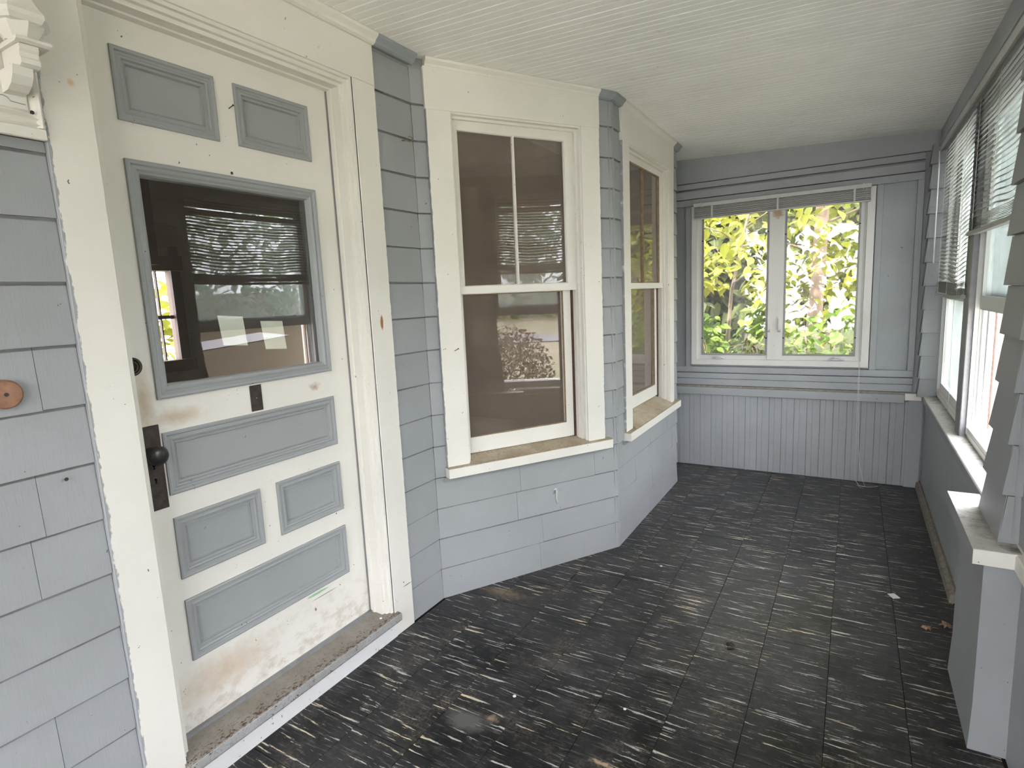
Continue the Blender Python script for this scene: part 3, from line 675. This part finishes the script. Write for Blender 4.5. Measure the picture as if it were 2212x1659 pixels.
# blinds on the right wall: each slat its own piece
def blind(name, label, ya, yb, ztop, zbot, pitch, bundle, seed, wand):
    r = random.Random(seed); b = empty(name); tag(b, label, 'blind', 'mini blinds on the right wall')
    xm = .468
    MB().wbox(xm - .016, xm + .014, ya, yb, ztop, ztop + .030).build('head_rail', 'blind_rail', b, bevel=.002)
    MB().wbox(xm - .032, xm - .018, ya - .02, yb + .004, ztop - .006, ztop + .034).build('valance', 'blind_rail', b, bevel=.002)
    nseg = 14
    def slat(tilt, wave, droop):
        rs = []
        for i in range(nseg + 1):
            t = i / nseg; y = ya + (yb - ya) * t
            w = sum(a_ * math.sin(f_ * t * math.pi * 2 + p_) for a_, f_, p_ in wave); tl = tilt + droop * math.sin(t * math.pi * 2 + 1)
            pr = []
            for q in (-1, -.33, .33, 1):
                pr.append((q * .0125 * math.cos(tl), q * .0125 * math.sin(tl) + (1 - q * q) * .0016))
            pr2 = [(x_, z_ - .0005) for x_, z_ in reversed(pr)]
            rs.append([(x_, y, z_ + w) for x_, z_ in pr + pr2])
        return MB().rings(rs).mesh('slat', 'slat', True)
    z = ztop - .012; k = 0
    n = int((z - zbot - bundle * .006) / pitch)
    for k in range(n):
        t = k / n
        wv = [(.003 + .009 * t, 1.0, 2.2 + .5 * t), (.002 + .006 * t * t, 2.3, .6 * seed), (.0015, 4.1, r.uniform(0, .8))]
        inst('slat', slat(math.radians(31 + 5 * math.sin(k * .7 + seed)) , wv, .12), b, (xm, 0, z)); z -= pitch * r.uniform(.93, 1.07)
    for k in range(bundle):
        wv = [(.005, 1.0, 2.7), (.002, 2.3, .6 * seed)]
        inst('slat', slat(math.radians(16 + r.uniform(-8, 8)), wv, .05), b, (xm, 0, z)); z -= .0062
    MB().rings([[(x, y, zz + dz) for x, dz in ((xm - .014, 0), (xm + .014, 0), (xm + .014, -.018), (xm - .014, -.018))] for y, zz in ((ya, z + .004), (ya + .3, z - .004), (yb - .3, z), (yb, z + .003))]).build('bottom_rail', 'slat_grey', b)
    for f in (.13, .5, .87):
        y = ya + (yb - ya) * f
        MB().tube([(xm - .0135, y, ztop), (xm - .0135, y, z)], .0008, 4).build('ladder_cord', 'cord', b)
    if wand: MB().tube([(xm - .044, yb - .10, ztop - .02), (xm - .045, yb - .12, ztop - .4), (xm - .045, yb - .13, ztop - .70)], .0042, 8).build('wand', 'vinyl', b, True)
    return b, z
_, zz1 = blind('window_blind', 'far long white mini blind, nearer the end wall, hanging past the sash middle', 3.60, 4.655, 2.245, 1.335, .0225, 11, 1, True)
blind('window_blind', 'shorter white mini blind beside the near pier, half raised with a bunched bottom', 2.42, 3.555, 2.245, 1.655, .0225, 9, 2, False)
MB().tube([(.470, 3.93, 1.34), (.474, 3.93, .95), (.478, 3.94, .705)], .0012, 5).build('cord', 'cord', bpy.data.objects['window_blind'], True)

# ------------------------------------------------------------------ ornament left of the door
br = empty('carved_bracket'); tag(br, 'carved white wooden bracket on a moulded panel beside the door casing', 'bracket')
Fk = F((-1.69, 0, 0), (0, 1, 0), (1, 0, 0))
MB().box(Fk, .30, .692, 1.868, 2.48, -.01, .010).build('backboard', 'white', br)
MB().box(Fk, .30, .694, 1.868, 1.893, .0, .022).build('base_board', 'white', br, bevel=.002)
MB().sweep(Fk, [(1.893, .008), (1.893, .018), (1.899, .026), (1.906, .020), (1.912, .026), (1.918, .020), (1.926, .012), (1.926, .008)], .30, .692).build('base_moulding', 'white', br)
MB().vsweep(Fk, [(.692, .008), (.692, .022), (.686, .028), (.678, .024), (.672, .014), (.668, .008)], 1.893, 2.20).build('edge_moulding', 'white', br)
pn = MB().box(Fk, .30, .667, 1.930, 2.010, .006, .016).build('panel', 'white', br, bevel=.002)
MB().tube([Fk(.40, 1.948, .0165), Fk(.605, 1.946, .0165), Fk(.612, 1.952, .0165), Fk(.62, 1.954, .0165), Fk(.629, 1.951, .0165), Fk(.634, 1.944, .0165), Fk(.662, 1.942, .0165)], .0012, 5).build('incised_line', 'grey_panel', pn)
ou = lambda pts, u0, u1: MB().rings([[Fk(u, z, d) for d, z in pts] for u in (u0, u1)])
ou([(.012, 1.958), (.045, 1.960), (.066, 1.970), (.080, 1.986), (.086, 2.005), (.012, 2.005)], .622, .660).build('scroll', 'white', br)
ou([(.012, 2.003), (.090, 2.003), (.100, 2.008), (.101, 2.018), (.096, 2.023), (.097, 2.032), (.101, 2.038), (.101, 2.048), (.012, 2.050)], .634, .670).build('block', 'white', br)
ou([(.012, 2.049), (.104, 2.049), (.113, 2.053), (.113, 2.059), (.012, 2.060)], .626, .692).build('abacus', 'white', br)
MB().lathe(Fk(.652, 2.059, .068), (0, 0, 1), [(.030, 0), (.036, .010), (.044, .022), (.050, .034), (.044, .040)], 8).build('bell', 'white', br)
MB().lathe(Fk(.648, 2.090, .066), (0, 0, 1), [(.046, 0), (.058, .003), (.066, .012), (.066, .022), (.056, .034), (.040, .060), (.034, .22)], 6).build('capital', 'white', br)
for q in (.35, .45, .55): MB().tube([Fk(q, 2.05, .012), Fk(q + .02, 2.12, .03), Fk(q + .05, 2.16, .06)], [.02, .018, .012], 8).build('leaf_carving', 'white', br, True)

# ------------------------------------------------------------------ small things on walls and floor
o = MB().lathe((-1.687, .533, 1.281), (1, 0, 0), [(.034, 0), (.034, .012), (.030, .016), (.004, .017)], 28).build('wooden_disc', 'disc', smooth=False)
tag(o, 'brown round wooden disc screwed to the grey shingles left of the door', 'disc')
MB().lathe((-1.671, .533, 1.281), (1, 0, 0), [(.005, 0), (.004, .003)], 10).build('screw', 'iron', o)
o = MB().tube([(-1.684, 2.005, 2.132), (-1.664, 2.005, 2.131), (-1.656, 2.009, 2.126), (-1.650, 2.018, 2.124), (-1.647, 2.028, 2.131), (-1.648, 2.028, 2.142), (-1.653, 2.020, 2.147), (-1.656, 2.012, 2.144)], .0022, 6).build('cup_hook', 'brass', smooth=True)
tag(o, 'small brass cup hook screwed into the shingles right of the door', 'hook')
def nail(p, d, l, label, r=.0022):
    p, d = Vector(p), Vector(d).normalized()
    o = MB().tube([p - d * .004, p + d * l], r * .7, 6).lathe(p + d * l, d, [(r * 1.6, 0), (r * 1.4, .0012)], 8).build('nail', 'iron')
    tag(o, label, 'nail'); return o
nail(FP(1.262, 2.10, 0), (1, .1, .3), .022, 'nail sticking out of the door between its two top panels')
nail(FA(.13, 1.215, .018), FA.n + FA.t * .5 + Vector((0, 0, .5)), .025, 'dark nail in the left casing of the nearer bay window')
nail(FP(1.245, 1.895, 0), (1, 0, 0), .003, 'nail head on the door rail above the glass', .003)
nail(FD(.668, 1.925, .012), (1, 0, 0), .004, 'dark nail head in the corner of the white bracket panel', .003)
nail(FS(.625, 1.05, .012), (1, 0, 0), .003, 'nail hole on the shingles left of the door casing', .003)
# white looped scratch of paint on the shingles below window 1
m = MB().tube([FA(.665 + x, .41 + z, .0075) for x, z in ((-.012, -.004), (-.008, .018), (.001, .022), (.005, .006), (.002, -.03), (.005, -.064), (.002, -.06))], .0026, 5).build('paint_loop', 'vinyl', smooth=True)
tag(m, 'white looped paint mark on the grey shingles under the nearer window', 'paint mark')
def mapleleaf(p, s, rot, label):
    m = MB(); pts = []
    out = [(0, -1), (.12, -.45), (.55, -.55), (.42, -.2), (.95, .1), (.5, .25), (.55, .6), (.22, .5), (0, 1.05), (-.22, .5), (-.55, .6), (-.5, .25), (-.95, .1), (-.42, -.2), (-.55, -.55), (-.12, -.45)]
    top = [(x * s, y * s, .008 + .012 * math.sin(3 * x + 2 * y) ** 2) for x, y in out]; bot = [(x, y, z - .0008) for x, y, z in top]
    m.rings([bot, top]); m.tube([(0, -s, .010), (.1 * s, -1.5 * s, .006), (.05 * s, -2 * s, .002)], .0012, 4)
    o = m.build('dry_leaf', 'leaf_dry'); o.location = p; o.rotation_euler = (0, 0, rot); tag(o, label, 'leaf', 'dry leaves on the floor'); return o
mapleleaf((.315, 2.765, 0), .025, 2.2, 'tan curled dry leaf on the floor, a little out from the right wall')
mapleleaf((.385, 2.815, 0), .030, .4, 'brown crumpled dry leaf on the floor against the right wall')
o = MB().hexa([(-.016, -.022, 0), (.016, -.022, 0), (.016, .022, 0), (-.016, .022, 0), (-.016, -.022, .001), (.016, -.022, .004), (.016, .022, .002), (-.016, .022, .001)]).build('paper_scrap', 'cord')
o.location = (.212, 3.02, .0005); o.rotation_euler = (0, 0, .5); tag(o, 'small pale paper scrap on the tiles near the right wall', 'paper')
r = random.Random(4)
for x, y, s, lb in ((-.83, 2.86, .007, 'white paint chip on the tiles below the bay corner'), (-1.02, 1.63, .007, 'white paint chip on the tiles right of the threshold'), (-1.70, 1.665, .006, 'white paint chip on the threshold by the door jamb'), (-.64, 1.75, .006, 'tiny white chip on the tiles in mid floor')):
    o = MB().lathe((0, 0, 0), (0, 0, 1), [(s * .9, 0), (s, s * .3), (s * .6, s * .6)], 6).build('paint_chip', 'vinyl'); o.location = (x, y, .0005 if x > -1.6 else .112); tag(o, lb, 'paint chip')
# dark curled scrap in mid floor
o = MB().tube([(0, 0, .004), (.02, .01, .006), (.035, -.005, .006), (.03, -.025, .005), (.01, -.03, .004)], .0032, 6).build('twig', 'iron', smooth=True); o.location = (-.40, 2.30, 0); tag(o, 'dark curled twig lying on the tiles in mid floor', 'twig')

# ------------------------------------------------------------------ the dark room behind
room = MB().wbox(-5.1, -1.80, -2.2, 5.4, .08, .13).build('floor_room', 'room_floor'); struct(room, 'dark floor of the room behind the door', 'floor')
rm = MB().wbox(-5.1, -5.0, -2.2, 2.15, .1, 2.9).wbox(-5.1, -5.0, 2.83, 5.4, .1, 2.9).wbox(-5.1, -5.0, 2.15, 2.83, .1, 1.05).wbox(-5.1, -5.0, 2.15, 2.83, 1.80, 2.9).wbox(-5.1, -1.79, -2.3, -2.2, .1, 2.9).wbox(-5.1, -1.69, 5.3, 5.4, .1, 2.9)
rm = rm.build('wall_room', 'room_wall'); struct(rm, 'brown inner walls of the room seen through the glass', 'wall')
o = MB().wbox(-5.1, -1.70, -2.3, 5.4, 2.80, 2.9).build('ceiling_room', 'room_wall'); struct(o, 'ceiling of the dark room', 'ceiling')
o = MB().wbox(-4.99, -4.95, 2.08, 2.15, .95, 2.0).wbox(-4.99, -4.95, 2.80, 2.88, .95, 2.0).wbox(-4.99, -4.94, 2.06, 2.90, 1.80, 1.92).wbox(-5.0, -4.90, 2.06, 2.90, .96, 1.055).wbox(-5.02, -4.99, 2.15, 2.83, 1.40, 1.43).wbox(-5.02, -4.99, 2.69, 2.70, .98, 1.82).build('window_7', 'room_trim')
struct(o, 'bright back window of the room, seen at the left edge of the door glass', 'window')
o = MB().wbox(-3.2, -3.1, 1.50, 1.70, 1.70, 2.6).build('trim_8', 'room_trim'); struct(o, 'brown upright of an inner doorway seen through the door glass', 'trim')

# ------------------------------------------------------------------ outdoors: ground, road, bush
def gz(x, y):
    d = math.hypot(max(0, x - 2), max(0, y - 9) * .6)
    return -.75 + .020 * max(0, x - 3) ** 1.35 + .02 * max(0, y - 7)
m = MB(); N = 30; XS = [-14 + 60 * i / N for i in range(N + 1)]; YS = [-22 + 60 * i / N for i in range(N + 1)]
m.v = [Vector((x, y, gz(x, y))) for x in XS for y in YS]
m.f = [(i * (N+1) + j, (i+1) * (N+1) + j, (i+1) * (N+1) + j + 1, i * (N+1) + j + 1) for i in range(N) for j in range(N)]
gr = m.build('ground', 'lawn', smooth=True); struct(gr, 'dry patchy lawn around the porch', 'ground')
m = MB(); m.rings([[(x, y, gz(x, y) + .03) for x, y in ((15.6 + .012 * (yy - 3) ** 2, yy), (17.6 + .012 * (yy - 3) ** 2, yy))] for yy in range(-10, 18, 1)], False, False)
rd = m.build('road', 'road'); struct(rd, 'pale road beyond the lawn', 'road')

def leaf_mesh(mat, s=1, w=.62, name='leaf'):
    m = MB(); a = [(0, 0), (.25, .36), (.55, .42), (.8, .22), (1.08, 0)]
    v = [(x * s, 0, -.10 * s * x * x) for x, _ in a] + [(x * s, y * w * s * 1.15, -.10 * s * x * x + .16 * s * y) for x, y in a[1:4]] + [(x * s, -y * w * s * 1.15, -.10 * s * x * x + .16 * s * y) for x, y in a[1:4]]
    m.v = [Vector(q) for q in v]
    m.f = [(0, 1, 5), (1, 2, 6, 5), (2, 3, 7, 6), (3, 4, 7), (0, 8, 1), (1, 8, 9, 2), (2, 9, 10, 3), (3, 10, 4)]
    return m.mesh(name, mat, True, fix=False)
def rot_leaf(r, droop=(.1, 1.1)): return (r.uniform(-.6, .6), r.uniform(*droop), r.uniform(0, 6.283))
def foliage(name, parent, mat, n, sampler, size, r, droop=(.0, 1.0), w=.62):
    """many small leaves joined: nobody could count them"""
    base = leaf_mesh(mat, 1, w, 'tmp'); bv = [v.co.copy() for v in base.vertices]; bf = [tuple(p.vertices) for p in base.polygons]; bpy.data.meshes.remove(base)
    V, Fc = [], []
    for _ in range(n):
        from mathutils import Euler
        p = Vector(sampler(r)); s = r.uniform(*size); e = Euler(rot_leaf(r, droop)).to_matrix(); i = len(V)
        V += [p + e @ (b * s) for b in bv]; Fc += [tuple(i + q for q in f) for f in bf]
    me = bpy.data.meshes.new(name); me.from_pydata([tuple(v) for v in V], [], Fc); me.materials.append(MAT[mat])
    o = bpy.data.objects.new(name, me); C.objects.link(o); o['kind'] = 'stuff'
    if parent: o.parent = parent
    return o
def ell(c, rad):
    def f(r):
        while True:
            q = [r.uniform(-1, 1) for _ in range(3)]; d = sum(x * x for x in q)
            if .25 < d < 1: return [c[i] + rad[i] * q[i] for i in range(3)]
    return f
def boxs(a, b): return lambda r: [r.uniform(a[i], b[i]) for i in range(3)]
def blobs(bl):
    fs = [ell(c, rd) for c, rd in bl]
    return lambda r: r.choice(fs)(r)

# the tree with the pale trunk beyond the end window
t1 = empty('pale_tree'); tag(t1, 'tree with pale straight trunk and yellow green leaves beyond the end window', 'tree')
MB().tube([(-.44, 7.6, gz(-.44, 7.6) - .1), (-.40, 7.6, .8), (-.37, 7.6, 1.3), (-.345, 7.6, 2.1), (-.31, 7.6, 3.6), (-.28, 7.7, 5.2)], [.10, .085, .078, .072, .06, .045], 10).build('trunk', 'bark_pale', t1, True)
for k, (z, dx, dy) in enumerate(((1.5, .9, -.5), (1.8, -.8, -.4), (2.1, .8, -.2), (2.4, -1.0, .2), (2.7, .7, .5))):
    MB().tube([(-.36, 7.6, z), (-.36 + dx * .5, 7.6 + dy * .5, z + .15), (-.36 + dx, 7.6 + dy, z + .12)], [.018, .012, .006], 6).build('branch', 'bark', t1, True)
r = random.Random(21)
lm = [leaf_mesh('leaf_yellow', s) for s in (.105, .13, .155)]
def scatter(parent, meshes, n, sampler, r, droop=(.1, 1.1)):
    for k in range(n):
        o = inst('leaf', r.choice(meshes), parent, sampler(r), rot_leaf(r, droop))
scatter(t1, lm, 170, blobs([((.05, 6.9, 1.85), (.55, .45, .42)), ((-.60, 7.0, 2.15), (.30, .4, .25)), ((-.25, 6.8, 1.45), (.55, .4, .30)), ((.1, 6.9, 2.4), (.6, .4, .2))]), r)
foliage('foliage', t1, 'leaf_yellow', 2200, blobs([((.2, 8.2, 2.2), (.8, .5, .9)), ((-.4, 8.3, 1.2), (.8, .4, .9)), ((-.2, 7.2, 4.0), (1.0, 1.5, .8)), ((-.2, 6.9, 3.4), (.9, 1.2, .5))]), (.09, .17), r)

t2 = empty('leafy_sapling'); tag(t2, 'sapling with large bright yellow leaves filling the left casement pane', 'tree')
MB().tube([(-1.35, 7.3, gz(-1.3, 7.3) - .1), (-1.30, 7.25, .6), (-1.22, 7.1, 1.4), (-1.05, 6.9, 2.1), (-.9, 6.8, 2.7)], [.03, .026, .02, .014, .008], 8).build('trunk', 'bark', t2, True)
for p0, p1 in (((-1.2, 7.05, 1.5), (-.70, 6.7, 1.75)), ((-1.1, 6.95, 1.9), (-1.5, 6.6, 2.15)), ((-1.05, 6.9, 2.1), (-.6, 6.6, 2.3))):
    MB().tube([p0, [(a_ + b_) / 2 + .03 for a_, b_ in zip(p0, p1)], p1], [.010, .007, .004], 6).build('branch', 'bark', t2, True)
scatter(t2, lm, 190, blobs([((-1.25, 6.6, 2.0), (.42, .35, .30)), ((-.80, 6.7, 1.85), (.30, .35, .35)), ((-1.35, 6.7, 1.62), (.28, .3, .18)), ((-.75, 6.6, 1.45), (.22, .3, .14))]), r)
foliage('foliage', t2, 'leaf_yellow', 900, blobs([((-1.8, 7.9, 2.2), (.7, .5, .7)), ((-1.5, 7.2, 3.2), (.8, 1.1, .5))]), (.09, .15), r)

t3 = empty('broadleaf_shrub'); tag(t3, 'broad leaved green shrub low in the right casement pane', 'shrub')
for k in range(6):
    x = -.55 + k * .16
    MB().tube([(x, 6.7, gz(x, 6.7) - .05), (x + .04, 6.62, .4), (x + .1 * r.uniform(-1, 1), 6.5, 1.0 + .1 * (k % 2))], [.012, .009, .005], 6).build('stem', 'bark', t3, True)
lg = [leaf_mesh('leaf_green', s, .85) for s in (.10, .125, .15)]
scatter(t3, lg, 210, blobs([((-.15, 6.45, .95), (.42, .28, .28)), ((-.45, 6.5, .75), (.22, .25, .2)), ((.05, 6.5, 1.2), (.25, .25, .18)), ((-.2, 6.4, .65), (.4, .25, .2)), ((-.9, 6.6, 1.15), (.16, .2, .16)), ((-.72, 6.6, 1.0), (.18, .2, .2))]), r, (0, .9))
foliage('foliage', t3, 'leaf_green', 700, blobs([((-.1, 7.0, .7), (.7, .4, .5)), ((-1.5, 6.9, .8), (.25, .3, .4))]), (.08, .14), r, w=.85)

t4 = empty('bramble'); tag(t4, 'tangle of thin tan bramble stems low in the left casement pane', 'shrub')
for k in range(22):
    x = -1.55 + r.random() * .85; y = 6.3 + r.random() * .5; h = r.uniform(.75, 1.3); dx = r.uniform(-.35, .35)
    MB().tube([(x, y, gz(x, y) - .03), (x + dx * .2, y, .2 + h * .3), (x + dx * .6, y - .05, .2 + h * .62), (x + dx * 1.2, y - .1, .2 + h * .66), (x + dx * 1.7, y - .1, .2 + h * .5)], [.006, .005, .004, .003, .002], 5).build('stem', 'stem', t4, True)
foliage('foliage', t4, 'leaf_green', 260, boxs((-1.6, 6.3, .3), (-.65, 6.9, 1.0)), (.03, .06), r)

for k, (x, y, h, rd_) in enumerate(((-3.35, 10.3, 5.2, 1.35), (-.75, 10.6, 5.6, 1.0), (1.55, 10.3, 5.2, 1.05), (4.5, 10.6, 5.0, 1.4), (-6.6, 10.6, 5.2, 1.4))):
    t = empty('woodland_tree'); tag(t, ['dark leafy tree behind the sapling at the left of the end window', 'dark leafy tree straight behind the pale trunk', 'dark leafy tree behind the right casement pane', 'leafy tree out beyond the right corner of the porch', 'leafy tree far left behind the house corner'][k], 'tree', 'trees beyond the end wall')
    MB().tube([(x, y, gz(x, y) - .1), (x + .1, y, 1.6), (x, y, h)], [.14, .11, .05], 8).build('trunk', 'bark', t, True)
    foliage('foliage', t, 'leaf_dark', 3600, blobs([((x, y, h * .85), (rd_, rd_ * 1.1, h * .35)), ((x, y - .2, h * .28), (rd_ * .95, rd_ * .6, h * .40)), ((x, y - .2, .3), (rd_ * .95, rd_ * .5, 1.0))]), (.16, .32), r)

t = empty('yard_tree'); tag(t, 'yellow leafed yard tree seen through the back window of the room', 'tree')
MB().tube([(-8.2, 4.2, -.8), (-8.2, 4.2, 3)], [.12, .08], 8).build('trunk', 'bark', t, True)
foliage('foliage', t, 'leaf_yellow', 1300, ell((-8.2, 4.2, 1.7), (1.0, 1.9, 1.9)), (.15, .28), r)
o = foliage('hedgerow', None, 'leaf_dark', 8000, blobs([((x, 14.0 + .3 * (x % 2), 1.8 + .4 * (x % 3)), (1.3, .6, 3.0)) for x in range(-9, 7)]), (.38, .75), R); tag(o, 'dense dark wood edge closing the view behind the trees', 'hedge', kind='stuff')
o = foliage('hedgerow', None, 'leaf_green', 5500, blobs([((23.5 + (y % 3) * .4, y * 2.2, gz(23.5, y * 2.2) + 3.2), (1.3, 1.7, 4.6)) for y in range(-8, 13)]), (.4, .75), R); tag(o, 'tall green hedge on the rise beyond the road', 'hedge', kind='stuff')
o = foliage('hedgerow', None, 'leaf_dark', 4200, blobs([((x * 1.8, -9.5, 1.4), (1.3, .8, 3.4)) for x in range(-4, 4)]), (.2, .4), R); tag(o, 'unseen green hedge added outside the open near end to block bright sky', 'hedge', kind='stuff')  # added out of view: keeps bright sky out of the end window's reflection
b = empty('dusty_bush'); tag(b, 'round dusty pink green bush on the lawn, reflected in the nearer window', 'bush')
for k in range(7): MB().tube([(3.9, 2.5, gz(3.9, 2.5) - .05), (3.9 + r.uniform(-.3, .3), 2.5 + r.uniform(-.3, .3), .2), (3.9 + r.uniform(-.6, .6), 2.5 + r.uniform(-.5, .5), .85)], [.014, .010, .004], 5).build('stem', 'bark', b, True)
foliage('foliage', b, 'leaf_bush', 3600, ell((3.9, 2.45, .30), (.75, .70, .78)), (.04, .075), r)
b = empty('low_shrub'); tag(b, 'low green shrub on the lawn outside, reflected in the door glass', 'shrub')
for k in range(5): MB().tube([(2.4, 3.6, gz(2.4, 3.6) - .05), (2.4 + r.uniform(-.3, .3), 3.6 + r.uniform(-.3, .3), .25)], [.010, .005], 5).build('stem', 'bark', b, True)
foliage('foliage', b, 'leaf_green', 500, ell((2.4, 3.6, -.15), (.5, .6, .45)), (.04, .08), r)
for k, (x, y) in enumerate(((29, -6), (33, 3), (30, 11), (35, 19), (29, -14))):
    t = empty('far_tree'); tag(t, ['far tree on the rise, second from the south', 'far tree on the rise straight across from the door', 'far tree on the rise beyond the bush', 'far tree on the rise furthest north', 'far tree on the rise furthest south'][k], 'tree', 'trees on the rise across the road')
    z0 = gz(x, y); MB().tube([(x, y, z0 - .1), (x, y, z0 + 5)], [.2, .1], 8).build('trunk', 'bark', t, True)
    foliage('foliage', t, 'leaf_green', 500, ell((x, y, z0 + 4.2), (2.6, 2.8, 3.2)), (.4, .8), r)
